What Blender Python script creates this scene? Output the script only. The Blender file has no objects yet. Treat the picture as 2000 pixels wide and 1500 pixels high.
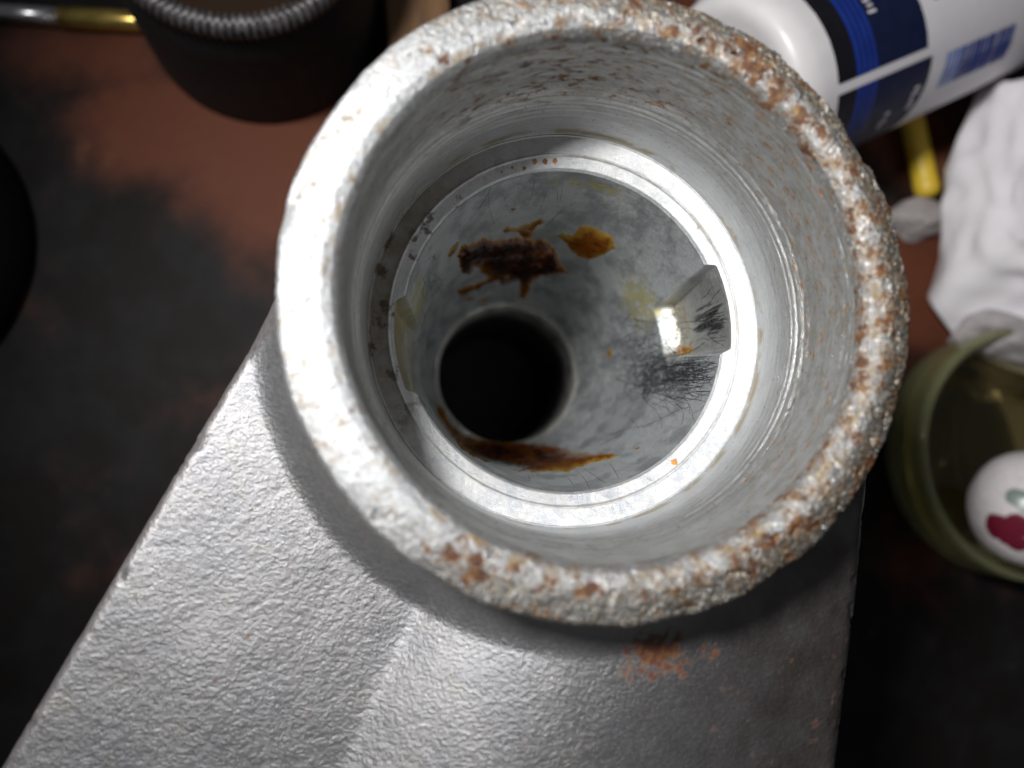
import bpy, math, random
import numpy as np
from mathutils import Matrix, Vector
from mathutils.bvhtree import BVHTree

# ------------------------------------------------------------------ camera frame
# All sizes are written in millimetres in the casting's own frame (z = bore axis, 0 = rim top);
# the bench top lies BENCH mm below the rim.
BENCH = 110.0
F = 1600.0                                   # focal length for a 2000 px wide picture
scene = bpy.context.scene
col = scene.collection
zl = np.array([.144, .095, 1.0]); zl /= np.linalg.norm(zl)
xl = np.array([1.0, 0, 0]); xl -= xl.dot(zl) * zl; xl /= np.linalg.norm(xl)
yl = np.cross(zl, xl)
Mcl = np.array([xl, yl, zl])                 # camera axes -> casting axes
RC = np.array([9.41, 8.47, -74.28])           # rim centre seen from the camera
CAM = -Mcl @ RC
def pdir(px, py):
    d = Mcl @ np.array([(px - 1000) / F, (750 - py) / F, -1.0])
    return d
def at(px, py, z):
    d = pdir(px, py); t = (z - CAM[2]) / d[2]
    return CAM + d * t

cam_d = bpy.data.cameras.new('camera'); cam = bpy.data.objects.new('camera', cam_d); col.objects.link(cam)
m = Matrix([[*Mcl[i]] for i in range(3)]).to_4x4()
m.translation = Vector((CAM[0], CAM[1], CAM[2] + BENCH)) * .001
cam.matrix_world = m
cam_d.sensor_width = 36; cam_d.sensor_fit = 'HORIZONTAL'; cam_d.lens = 36 * F / 2000
cam_d.clip_start = .005; cam_d.clip_end = 20
cam_d.dof.use_dof = True; cam_d.dof.focus_distance = .097; cam_d.dof.aperture_fstop = 28.8 / 1.9
scene.camera = cam

# ------------------------------------------------------------------ light
world = bpy.data.worlds.new('World'); scene.world = world; world.use_nodes = True
bg = world.node_tree.nodes['Background']; bg.inputs[0].default_value = (.93, .95, 1.0, 1); bg.inputs[1].default_value = .07
LAMP = np.array([-92.0, 42.0, 148.0])
ld = bpy.data.lights.new('work_lamp', 'SPOT'); lo = bpy.data.objects.new('work_lamp', ld); col.objects.link(lo)
ld.energy = 2.6 ; ld.color = (1.0, .985, .96); ld.shadow_soft_size = .016
ld.spot_size = math.radians(86); ld.spot_blend = 1.0
lo.location = Vector((LAMP[0], LAMP[1], LAMP[2] + BENCH)) * .001
tgt = Vector((14, 22, -20 + BENCH)) * .001
lo.rotation_euler = (tgt - lo.location).to_track_quat('-Z', 'Y').to_euler()
vs = scene.view_settings
vs.view_transform = 'Standard'; vs.look = 'None'; vs.exposure = 0; vs.gamma = 1

# ------------------------------------------------------------------ numpy noise
_rng = np.random.RandomState(7)
_perm = _rng.permutation(256); _perm = np.concatenate([_perm, _perm, _perm])
_g = _rng.normal(size=(256, 3)); _g /= np.linalg.norm(_g, axis=1)[:, None]
def pn(x, y, z):
    x, y, z = np.broadcast_arrays(x, y, z)
    xi = np.floor(x).astype(int); yi = np.floor(y).astype(int); zi = np.floor(z).astype(int)
    xf = x - xi; yf = y - yi; zf = z - zi
    u = xf*xf*xf*(xf*(xf*6-15)+10); v = yf*yf*yf*(yf*(yf*6-15)+10); w = zf*zf*zf*(zf*(zf*6-15)+10)
    r = 0
    for a in (0, 1):
        for b in (0, 1):
            for c in (0, 1):
                h = _perm[_perm[_perm[(xi+a) & 255] + ((yi+b) & 255)] + ((zi+c) & 255)]
                g = _g[h]
                d = g[..., 0]*(xf-a) + g[..., 1]*(yf-b) + g[..., 2]*(zf-c)
                r = r + d * (u if a else 1-u) * (v if b else 1-v) * (w if c else 1-w)
    return r * 1.5
def fbm(P, s, o=4, seed=0, rough=.5):
    P = np.asarray(P); r = 0; a = 1; t = 0
    for k in range(o):
        q = s * 2.03**k; off = seed*13.7 + k*5.3
        r = r + a * pn(P[..., 0]*q+off, P[..., 1]*q+off*.7+3.1, P[..., 2]*q+off*1.3); t += a; a *= rough
    return r / t
def ss(a, b, x):
    t = np.clip((x - a) / (b - a), 0, 1); return t*t*(3-2*t)
def mixc(c, c2, f):
    return c + (np.array(c2) - c) * np.asarray(f)[..., None]
def angd(th, c):                              # angle distance in degrees
    return (np.degrees(th) - c + 180) % 360 - 180

# ------------------------------------------------------------------ objects
def tag(o, label=None, cat=None, group=None, kind=None):
    for k, v in (('label', label), ('category', cat), ('group', group), ('kind', kind)):
        if v: o[k] = v
    return o
def thing(name, label, cat, loc=(0, 0, -BENCH), group=None):
    o = bpy.data.objects.new(name, None); col.objects.link(o); o.empty_display_size = .01
    o.location = Vector((loc[0], loc[1], loc[2] + BENCH)) * .001
    o['org'] = [float(v) for v in loc]
    return tag(o, label, cat, group)
def link(name, me, parent=None):
    o = bpy.data.objects.new(name, me); col.objects.link(o)
    if parent is not None: o.parent = parent
    return o
def org(parent):
    root = parent
    while root is not None and root.parent is not None: root = root.parent
    return np.array(root['org']) if (root is not None and 'org' in root) else np.array([0, 0, -BENCH])
def mesh(name, V, Fc, mat, parent=None, C=None, attrs=None, smooth=True):
    V = np.asarray(V, float).reshape(-1, 3); V = (V - org(parent)) * .001
    me = bpy.data.meshes.new(name)
    if isinstance(Fc, np.ndarray):
        n = len(Fc); k = Fc.shape[1]
        me.vertices.add(len(V)); me.vertices.foreach_set('co', V.ravel())
        me.loops.add(n*k); me.loops.foreach_set('vertex_index', Fc.ravel().astype(np.int32))
        me.polygons.add(n); me.polygons.foreach_set('loop_start', (np.arange(n)*k).astype(np.int32))
        me.update(calc_edges=True)
    else:
        me.from_pydata([tuple(v) for v in V], [], Fc)
    me.validate()
    me.polygons.foreach_set('use_smooth', [smooth]*len(me.polygons))
    if C is not None:
        C = np.asarray(C, float).reshape(-1, 3)
        a = me.color_attributes.new('col', 'FLOAT_COLOR', 'POINT')
        a.data.foreach_set('color', np.concatenate([np.clip(C, 0, 1), np.ones((len(C), 1))], 1).ravel())
    for k, v in (attrs or {}).items():
        a = me.attributes.new(k, 'FLOAT', 'POINT'); a.data.foreach_set('value', np.asarray(v, float).ravel())
    me.materials.append(mat); me.update()
    return link(name, me, parent)
def grid(name, P, mat, parent=None, wrap=False, C=None, attrs=None, fmask=None, flip=False, smooth=True):
    R, Cn = P.shape[:2]
    i = np.arange(R-1)[:, None]; j = np.arange(Cn if wrap else Cn-1)[None, :]; j2 = (j+1) % Cn
    Q = np.stack([i*Cn+j, i*Cn+j2, (i+1)*Cn+j2, (i+1)*Cn+j], -1).reshape(-1, 4)
    if fmask is not None: Q = Q[fmask[:R-1, :(Cn if wrap else Cn-1)].reshape(-1)]
    if flip: Q = Q[:, ::-1]
    V = P.reshape(-1, 3); Cf = None if C is None else C.reshape(-1, 3); at_ = {k: np.asarray(v).reshape(-1) for k, v in (attrs or {}).items()}
    used = np.unique(Q); mp = np.full(len(V), -1); mp[used] = np.arange(len(used))
    return mesh(name, V[used], mp[Q], mat, parent, None if Cf is None else Cf[used], {k: v[used] for k, v in at_.items()}, smooth)

# ------------------------------------------------------------------ materials
class NT:
    def __init__(s, name):
        s.m = bpy.data.materials.new(name); s.m.use_nodes = True; s.t = s.m.node_tree
        s.b = s.t.nodes['Principled BSDF']
        tc = s.t.nodes.new('ShaderNodeTexCoord'); s.mm = s.vmul(tc.outputs['Object'], (1000,)*3)
    def n(s, typ, **kw):
        x = s.t.nodes.new(typ)
        for k, v in kw.items(): setattr(x, k, v)
        return x
    def l(s, a, b):
        if hasattr(a, 'links'): s.t.links.new(a, b)
        else: b.default_value = a
        return b
    def vmul(s, v, k):
        x = s.n('ShaderNodeVectorMath', operation='MULTIPLY'); s.l(v, x.inputs[0]); s.l(k, x.inputs[1]); return x.outputs[0]
    def math(s, op, a, b=0.0, clamp=False):
        x = s.n('ShaderNodeMath', operation=op, use_clamp=clamp); s.l(a, x.inputs[0]); s.l(b, x.inputs[1]); return x.outputs[0]
    def noise(s, v, scale, detail=4, rough=.55):
        x = s.n('ShaderNodeTexNoise'); s.l(v, x.inputs['Vector']); x.inputs['Scale'].default_value = scale
        x.inputs['Detail'].default_value = detail; x.inputs['Roughness'].default_value = rough; return x.outputs['Fac']
    def ramp(s, f, a, b, lo=0.0, hi=1.0):
        x = s.n('ShaderNodeMapRange'); s.l(f, x.inputs[0]); x.inputs[1].default_value = a; x.inputs[2].default_value = b
        x.inputs[3].default_value = lo; x.inputs[4].default_value = hi; return x.outputs[0]
    def mix(s, f, a, b, mode='MIX'):
        x = s.n('ShaderNodeMix', data_type='RGBA', blend_type=mode); s.l(f, x.inputs[0]); s.l(a, x.inputs[6]); s.l(b, x.inputs[7]); return x.outputs[2]
    def attr(s, name, out='Color'):
        x = s.n('ShaderNodeAttribute'); x.attribute_name = name; return x.outputs[out]
    def bump(s, h, dist, strength=1.0, normal=None):
        x = s.n('ShaderNodeBump'); s.l(h, x.inputs['Height']); x.inputs['Distance'].default_value = dist*.001
        x.inputs['Strength'].default_value = strength
        if normal is not None: s.l(normal, x.inputs['Normal'])
        return x.outputs[0]
    def set(s, **kw):
        for k, v in kw.items(): s.l(v, s.b.inputs[k.replace('_', ' ')])
        return s.m
def rgb(*c): return (*c, 1)

def metal(name, ring=0.0, cast=0.0, grain=.04, rough=.42, met=.75, var=.18, speck=0.0):
    t = NT(name)
    sep = t.n('ShaderNodeSeparateXYZ'); t.l(t.mm, sep.inputs[0])
    base = t.attr('col'); rust = t.attr('rust', 'Fac')
    f1 = t.noise(t.mm, 2.2, 6, .65); f2 = t.noise(t.mm, .35, 4)
    k = t.math('ADD', t.ramp(f1, .25, .75, 1-var, 1+var*.6), t.ramp(f2, .3, .7, -.07, .07))
    xx = t.n('ShaderNodeCombineColor'); [t.l(k, xx.inputs[i]) for i in range(3)]
    c = t.mix(1.0, base, xx.outputs[0], 'MULTIPLY')
    nrm = None
    rg = t.ramp(f1, .3, .7, rough-.08, rough+.12)
    if ring:
        cz = t.n('ShaderNodeVectorMath', operation='LENGTH')
        cm = t.n('ShaderNodeCombineXYZ'); t.l(sep.outputs[0], cm.inputs[0]); t.l(sep.outputs[1], cm.inputs[1]); t.l(cm.outputs[0], cz.inputs[0])
        s_ = t.math('ADD', t.math('MULTIPLY', sep.outputs[2], .93), t.math('MULTIPLY', cz.outputs['Value'], 1.1))
        cv = t.n('ShaderNodeCombineXYZ')
        t.l(t.math('MULTIPLY', sep.outputs[0], .035), cv.inputs[0]); t.l(t.math('MULTIPLY', sep.outputs[1], .035), cv.inputs[1]); t.l(s_, cv.inputs[2])
        rn = t.noise(cv.outputs[0], 5.5, 5, .7)
        nrm = t.bump(rn, .05*ring, 1.0)
        c = t.mix(.5*min(ring, 1), c, t.mix(1.0, c, t.mix(t.ramp(rn, .35, .65), rgb(.72, .72, .72), rgb(1.15, 1.15, 1.15)), 'MULTIPLY'))
    if cast:
        h = t.math('ADD', t.noise(t.vmul(t.mm, (.88, 1.12, 1.0)), 2.3, 2.2, .5), t.math('MULTIPLY', t.noise(t.mm, 3.4, 2, .5), .4))
        h = t.math('MULTIPLY', h, t.math('SUBTRACT', 1.0, t.attr('calm', 'Fac')))
        nrm = t.bump(h, cast, 1.0, nrm)
    nrm = t.bump(t.noise(t.mm, 9.0, 3, .6), grain, 1.0, nrm)
    if speck:
        sp = t.noise(t.mm, 4.5, 2, .5)
        c = t.mix(t.ramp(sp, .66, .74, 0, speck), c, rgb(.10, .085, .07))
    rr = t.math('ADD', rg, t.math('MULTIPLY', rust, .25), True)
    mt = t.math('SUBTRACT', met, t.math('MULTIPLY', rust, met), True)
    return t.set(Base_Color=c, Roughness=rr, Metallic=mt, Normal=nrm)

def simple(name, c, rough=.5, metallic=0.0, var=.15, scale=.3, bump=0.0, bscale=1.0, **kw):
    t = NT(name); f = t.noise(t.mm, scale, 5, .6)
    cc = t.mix(t.ramp(f, .3, .7), rgb(*[v*(1-var) for v in c]), rgb(*[min(1, v*(1+var)) for v in c]))
    if bump: t.set(Normal=t.bump(t.noise(t.mm, bscale, 4), bump))
    return t.set(Base_Color=cc, Roughness=t.ramp(f, .3, .7, rough*.85, min(1, rough*1.15)), Metallic=metallic, **kw)
def vcol(name, rough=.5, metallic=0.0, bump=0.0, bscale=1.0, **kw):
    t = NT(name); f = t.noise(t.mm, 1.0, 5, .6)
    xx = t.mix(t.ramp(f, .3, .7), rgb(.88, .88, .88), rgb(1.05, 1.05, 1.05))
    if bump: t.set(Normal=t.bump(t.noise(t.mm, bscale, 4), bump))
    return t.set(Base_Color=t.mix(1.0, t.attr('col'), xx, 'MULTIPLY'), Roughness=rough, Metallic=metallic, **kw)

M_rim = metal('corroded_zinc', cast=.11, grain=.09, rough=.34, met=.72, var=.42, speck=.8)
M_bore = metal('turned_zinc', ring=1.4, grain=.03, rough=.33, met=.8, var=.14)
M_ledge = metal('scuffed_zinc', ring=.3, grain=.09, rough=.36, met=.7, var=.16)
M_cav = metal('bored_metal', ring=.3, grain=.03, rough=.38, met=.6, var=.22)
M_body = metal('cast_zinc', cast=.085, grain=.045, rough=.35, met=.74, var=.14, speck=.12)

# ------------------------------------------------------------------ the bench
def bench():
    a = np.linspace(-1, 1, 460); w = 175*a + 900*np.sign(a)*np.maximum(0, np.abs(a)-.93)/.07
    X, Y = np.meshgrid(w, w); P = np.stack([X, Y, np.full_like(X, 0.0)], -1)
    n = fbm(P, .03, 5, 1, .6); n2 = fbm(P, .09, 5, 2, .6)
    brown = np.zeros_like(X)
    for px, py, rx, ry, s in ((430, 240, 24, 12, .95), (560, 340, 20, 22, .95), (200, 110, 34, 9, .55), (600, 520, 8, 20, .5), (1800, 560, 20, 16, 1.0),
                              (1830, 250, 22, 20, .6), (1760, 1080, 14, 16, .35), (180, 1060, 12, 14, .25), (1480, 20, 30, 16, .8), (470, 1050, 30, 20, .12), (330, 700, 50, 30, .14)):
        c = at(px, py, -BENCH); d = ((X-c[0])/rx)**2 + ((Y-c[1])/ry)**2
        brown = np.maximum(brown, s*np.exp(-d*.7))
    f = ss(.15, .75, brown + n*.55 + n2*.25)
    P[..., 2] = -BENCH + n2*.12
    dark = mixc(np.array([.0085, .007, .0065]) + np.zeros(P.shape), (.014, .013, .014), ss(-.2, .3, n2))
    c = mixc(dark, (.130, .042, .023), f)
    c = mixc(c, (.17, .075, .035), ss(.3, .55, n2 + n*.4)*f*.8)
    c = mixc(c, (.10, .10, .105), ss(.50, .60, fbm(P, .16, 3, 9))*.2)
    o = grid('workbench_top', P, vcol('stained_bench', .6, 0.0, .10, .3, Specular_IOR_Level=.15), None, C=c)
    tag(o, 'dark stained workbench top with worn red-brown patches', None, None, 'structure')
bench()

# ------------------------------------------------------------------ the casting
CAST = thing('metal_casting', 'silvery cast metal housing with rusty round rim, stepped bore and broad rough arm', 'metal casting')
def profile(pts, step):
    out = []
    for (a, b) in zip(pts[:-1], pts[1:]):
        a = np.array(a, float); b = np.array(b, float); n = max(1, int(np.linalg.norm(b-a)/step))
        out += [a + (b-a)*i/n for i in range(n)]
    out.append(np.array(pts[-1], float)); return np.array(out)
def smoothprof(p, k):
    q = p.copy()
    for _ in range(k): q[1:-1] = .25*q[:-2] + .5*q[1:-1] + .25*q[2:]
    return q
def lathe(pr, n, c=(0, 0)):
    th = np.linspace(0, 2*math.pi, n, endpoint=False)
    r = pr[:, 0][:, None]; z = pr[:, 1][:, None]
    P = np.stack([c[0]+r*np.cos(th), c[1]+r*np.sin(th), z+0*th], -1)
    d = np.gradient(pr, axis=0); d /= np.linalg.norm(d, axis=1)[:, None]+1e-9
    N = np.stack([-d[:, 1][:, None]*np.cos(th), -d[:, 1][:, None]*np.sin(th), d[:, 0][:, None]+0*th], -1)  # left of travel
    return P, N, np.broadcast_to(th, r.shape[:1]+th.shape), np.broadcast_to(r, P.shape[:2]), np.broadcast_to(z, P.shape[:2])

ZN = np.array([.66, .67, .68])
# rim: from inner lip outwards
def rim():
    pr = smoothprof(profile([(24.65, -2.2), (24.75, -1.2), (25.2, -.45), (26.2, -.05), (28.9, 0), (29.85, -.2), (30.15, -.75), (30.1, -3.6), (29.8, -4.8), (29.2, -5.6)], .075), 10)
    P, N, th, r, z = lathe(pr, 1800)
    deg = np.degrees(th) % 360
    # how badly the zinc is eaten away round the rim: mild on the left, heavy right and below
    q = np.clip(.10 + .75*np.exp(-(angd(th, 20)/62)**2) + .7*np.exp(-(angd(th, 70)/38)**2) + .75*np.exp(-(angd(th, -55)/48)**2)
                + .35*np.exp(-(angd(th, -112)/22)**2) + .16*np.exp(-(angd(th, 115)/16)**2), 0, 1)
    outer = ss(25.8, 28.2, r)
    a = fbm(P, .22, 4, 3); b = fbm(P, .9, 4, 4, .55); c_ = fbm(P, 2.6, 3, 5)
    face = ss(-5.4, -3.5, z) * ss(24.8, 25.7, r)
    disp = face*(a*.32*(.35+q) + b*(.04 + .15*q*(.3+.7*outer)) + c_*(.02 + .20*q*(.3+.7*outer)))
    pits = ss(.28, .5, fbm(P, .55, 3, 11)) * (.15 + q)
    disp -= face*pits*.55
    chip = ss(.22, .42, fbm(P, .13, 3, 12))*ss(28.4, 30, r); disp -= chip*.5*face
    P = P + N*disp[..., None]
    P[..., 2] -= face*q*1.5*ss(26.6, 30.2, r)
    rad = 1 + (fbm(P*[1, 1, 0], .12, 3, 8)*.009 + fbm(P*[1, 1, 0], .5, 2, 18)*.004)*ss(28, 30, r)
    P[..., 0] *= rad; P[..., 1] *= rad
    c = np.zeros(P.shape) + np.array([.56, .58, .61])
    c = mixc(c, (.74, .76, .79), ss(.35, .1, q))  # left of the rim lightened in the colour for the lamp's glare
    c = mixc(c, (.36, .36, .37), q*.7)
    c = mixc(c, (.30, .30, .32), ss(.1, .3, fbm(P, .16, 4, 35))*.5*(.3+q))
    c = mixc(c, (.30, .30, .33), ss(.0, .40, fbm(P, .5, 4, 21))*(.12 + .65*q*(.3+.7*outer)))
    gran = ss(.02, .25, fbm(P, 1.5, 3, 22, .6)) * q * (.25+.75*outer)
    c = mixc(c, (.29, .26, .205), q*(.2+.8*outer)*.6)
    c = mixc(c, (.42, .385, .30), gran*.6)
    c = mixc(c, (.86, .85, .82), ss(.14, .3, fbm(P, 1.7, 4, 33, .6))*(.15+q)*.9)
    dk = ss(.06, .26, fbm(P, 1.3, 4, 23, .65)) * q * (.3+.7*outer)
    c = mixc(c, (.07, .055, .05), dk*.85)
    rn = fbm(P, .62, 5, 24, .68) + .14*fbm(P, .15, 2, 25)
    thr = .32 - .23*q
    rust = ss(thr, thr+.16, rn)
    halo = ss(thr-.24, thr+.06, rn)
    c = mixc(c, (.33, .22, .11), halo*.55)
    extra = 0*rust
    for an, rr, w, s in ((61, 27.9, 2.5, 1), (72, 27, 1.4, .9), (84, 28, 1.4, .8), (-48, 28.2, 1.8, .9), (-64, 28, 1.8, .8), (-84, 27.8, 1.5, .8), (-104, 27.6, 1.6, .8), (-118, 27.6, 2.2, 1), (0, 27, 1.2, .8), (20, 28.2, 1.4, .9), (57, 26.2, 1.7, 1), (50, 26.0, 1.4, 1), (43, 25.8, 1.3, 1), (38, 26.3, 1.0, 1), (78, 25.9, 1.2, .9), (88, 26.2, 1.2, .8), (100, 26, 1, .7),
                         (126, 26, 1.2, .7), (168, 25.8, .8, .6), (-122, 26.5, 1.5, .9), (-128, 28, 1.3, .6), (-95, 26.5, 1.4, .9), (-58, 26.5, 1.6, 1), (-52, 27, 1.2, 1), (-30, 26.6, 1.2, .8),
                         (8, 28, 1.4, .8), (15, 26.3, .9, .7), (28, 27.5, 1, .6), (-10, 27.8, 1.2, .6), (-75, 27, 1.3, .6), (205, 26, .8, .4), (232, 27.5, .7, .5), (108, 28, .9, .5)):
        d = ((r-rr)/w)**2 + (np.radians(angd(th, an))*rr/(w*1.5))**2
        extra = np.maximum(extra, s*np.exp(-d*1.2))
    rust = np.maximum(rust, ss(.50, .72, extra*.8 + 1.1*fbm(P, .75, 5, 27, .68)))
    rc = mixc(np.zeros(P.shape) + np.array([.105, .036, .012]), (.22, .10, .030), ss(-.1, .35, fbm(P, 1.0, 3, 28)))
    rc = mixc(rc, (.06, .022, .014), ss(.12, .4, fbm(P, 1.4, 3, 29)))
    c = c + (rc - c)*(rust*.97)[..., None]
    # yellowish seam along the inner edge of the rim
    seam = np.exp(-((r-25.6)/.35)**2) * ss(.0, .3, fbm(P, .5, 3, 31)) 
    c = mixc(c, (.30, .21, .09), seam*.75)
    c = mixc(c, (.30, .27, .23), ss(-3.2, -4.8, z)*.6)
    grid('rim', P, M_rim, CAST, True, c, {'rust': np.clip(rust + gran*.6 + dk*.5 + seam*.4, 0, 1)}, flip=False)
rim()

# bore
def bore():
    pr = smoothprof(profile([(24.65, -2.2), (24.55, -4), (24.3, -10.4), (23.9, -11.6), (23.4, -13.0), (23.1, -15.5), (22.95, -19.7), (22.8, -20.15)], .1), 5)
    P, N, th, r, z = lathe(pr, 1400)
    up = ss(-12.6, -11.2, z)
    S = np.stack([P[..., 0], P[..., 1], P[..., 2]*2.2], -1)
    a = fbm(S, .35, 4, 41); b = fbm(S, 1.1, 4, 42)
    g = np.zeros_like(z)                      # turned grooves low in the bore
    for zz, w, d in ((-11.1, .25, .06), (-12.1, .2, .10), (-12.8, .14, .09), (-13.4, .16, .07), (-14.2, .12, .05), (-15.2, .18, .03), (-3.0, .2, .10), (-3.9, .18, .06)):
        g -= d*np.exp(-((z-zz)/w)**2)
    P = P + N*(up*(a*.12 + b*.05) + (1-up)*b*.012 - g*.8)[..., None]
    c = np.zeros(P.shape) + ZN*.92*(1+.14*np.cos(th))[..., None]**0
    c = mixc(c, (.45, .46, .46), ss(-.15, .35, a)*up*.6)
    c = mixc(c, (.78, .78, .76), ss(.15, .4, fbm(S, .9, 4, 49, .65))*up*.35)
    c = mixc(c, (.44, .39, .27), ss(.0, .35, fbm(S, .6, 5, 45, .6))*.6*ss(-18, -6, z))
    top = np.exp(-(angd(th, 105)/38)**2); right = np.exp(-(angd(th, 20)/65)**2)
    rn = fbm(S, .75, 5, 43, .66); thr = .25 - .09*top - .07*right
    zone = np.clip(.12 + top + np.exp(-(angd(th, 15)/50)**2) + .5*np.exp(-(angd(th, -40)/14)**2), 0, 1); thr = thr + .16*(1-zone)
    rust = ss(thr, thr+.13, rn + .25*fbm(S, .16, 2, 39))*up
    c = mixc(c, (.40, .30, .18), ss(thr-.2, thr+.05, rn)*up*.5)
    c = mixc(c, (.20, .075, .022), rust*.95)
    dk = ss(.16, .32, fbm(P*[.45, .45, 1.6], .6, 5, 46, .6))*top*ss(-16, -10, z)
    c = mixc(c, (.12, .09, .07), dk*.8)
    st = np.exp(-((z+19.4)/.6)**2)*ss(-.05, .25, fbm(P, .3, 4, 47))
    c = mixc(c, (.28, .20, .07), st*.75)
    grid('bore_wall', P, M_bore, CAST, True, c, {'rust': np.clip(rust + dk*.4 + st*.5, 0, 1)}, flip=True)
bore()

# angular window of the two keyways (degrees)
def keyway(th, z):
    hw = np.interp(z, [-39, -21.5], [12.4, 17.2]); k1 = ss(hw, hw-2.8, np.abs(angd(th, 8.8))); k2 = ss(17.8, 14.6, np.abs(angd(th, 187.0)))
    lf = np.abs(angd(th, 187)) < 60
    zf1 = np.where(lf, -45.0, -38.2 - .045*angd(th, 8.4) - .006*angd(th, 8.4)**2*0 + .004*np.abs(angd(th, 8.4))**2)
    fl = np.where(lf, ss(-50, -25, z), ss(zf1-.5, zf1+1.3, z)**.8)
    return np.maximum(k1, k2)*fl, k1 > k2
def cav_r(th, z):
    zz = [-82, -73.5, -72.9, -72.2, -70, -67, -63.5, -59.5, -53.0, -40.0, -23, -21.6]
    rr = [12.0, 12.1, 12.3, 12.8, 13.6, 14.3, 15.0, 15.5, 16.1, 16.95, 18.7, 18.85]
    rw = np.interp(z, zz, rr)
    k, _ = keyway(th, z)
    rk = np.interp(z, [-44, -21.6], [19.55, 19.9])
    return rw + (rk - rw)*k

def ledge():
    # the seat: outer flat, a fine step, inner chamfer that runs out at the cavity edge
    n = 1400; th = np.linspace(0, 2*math.pi, n, endpoint=False)
    t = np.linspace(0, 1, 90)[:, None]
    rin = cav_r(th, np.full(n, -21.6))[None, :] + .02
    rb_ = 22.82 + (18.87 - 22.82)*t + 0*rin
    r = np.maximum(rb_, rin)
    z = -20.1 + np.interp(t, [0, .02, .045, .52, .56, .585, .62, .93, 1.0], [-.02, .05, -.12, -.50, -.44, -.47, -.66, -1.10, -1.5]) + 0*r
    P = np.stack([r*np.cos(th), r*np.sin(th), z], -1)
    a = fbm(P, .6, 4, 51); b = fbm(P, 2.0, 3, 52)
    P[..., 2] += a*.05 + b*.03
    TH = np.broadcast_to(th, r.shape)
    c = np.zeros(P.shape) + ZN*.98
    worn = ss(.0, .18, fbm(P, .7, 5, 53, .65))*(.35+.4*np.exp(-(angd(TH, -80)/60)**2))
    c = mixc(c, (.50, .53, .58), worn)
    left = np.exp(-(angd(TH, 165)/48)**4)
    c = mixc(c, (.25, .225, .165), left*(.85+.4*a)*ss(.62, .5, t+0*r)*ss(.0, .06, t+0*r))  # shadow on the left of the seat painted as a brown-grey band
    c = mixc(c, (.09, .04, .028), left*ss(.12, .3, fbm(P, .5, 5, 54, .65))*.8)
    line = np.exp(-((t-.575)/.018)**2)
    c = mixc(c, (.30, .22, .12), line*ss(-.1, .2, fbm(P, .3, 3, 55))*.6)
    rust = ss(.42, .5, fbm(P, 1.1, 4, 56))*ss(.3, .5, t)*.5
    for an, rr, w in ((101, 20.0, .35), (105, 19.5, .25), (97.5, 19.9, .4), (94, 19.9, .3), (109, 19.9, .2), (-51, 20.0, .45), (113, 19.8, .15)):
        d = ((r-rr)/w)**2 + (np.radians(angd(TH, an))*rr/w)**2
        rust = np.maximum(rust, ss(.4, .6, np.exp(-d) + .55*fbm(P, 1.8, 4, 57, .6)))
    c = c + (mixc(np.zeros(P.shape)+np.array([.16, .03, .008]), (.42, .16, .02), ss(-.1, .2, fbm(P, .25, 2, 59)) + (TH > 5)*1.0) - c)*(rust*.96)[..., None]
    grid('seat_ledge', P, M_ledge, CAST, True, c, {'rust': np.clip(rust + left*.3, 0, 1)}, flip=True)
ledge()

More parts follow.
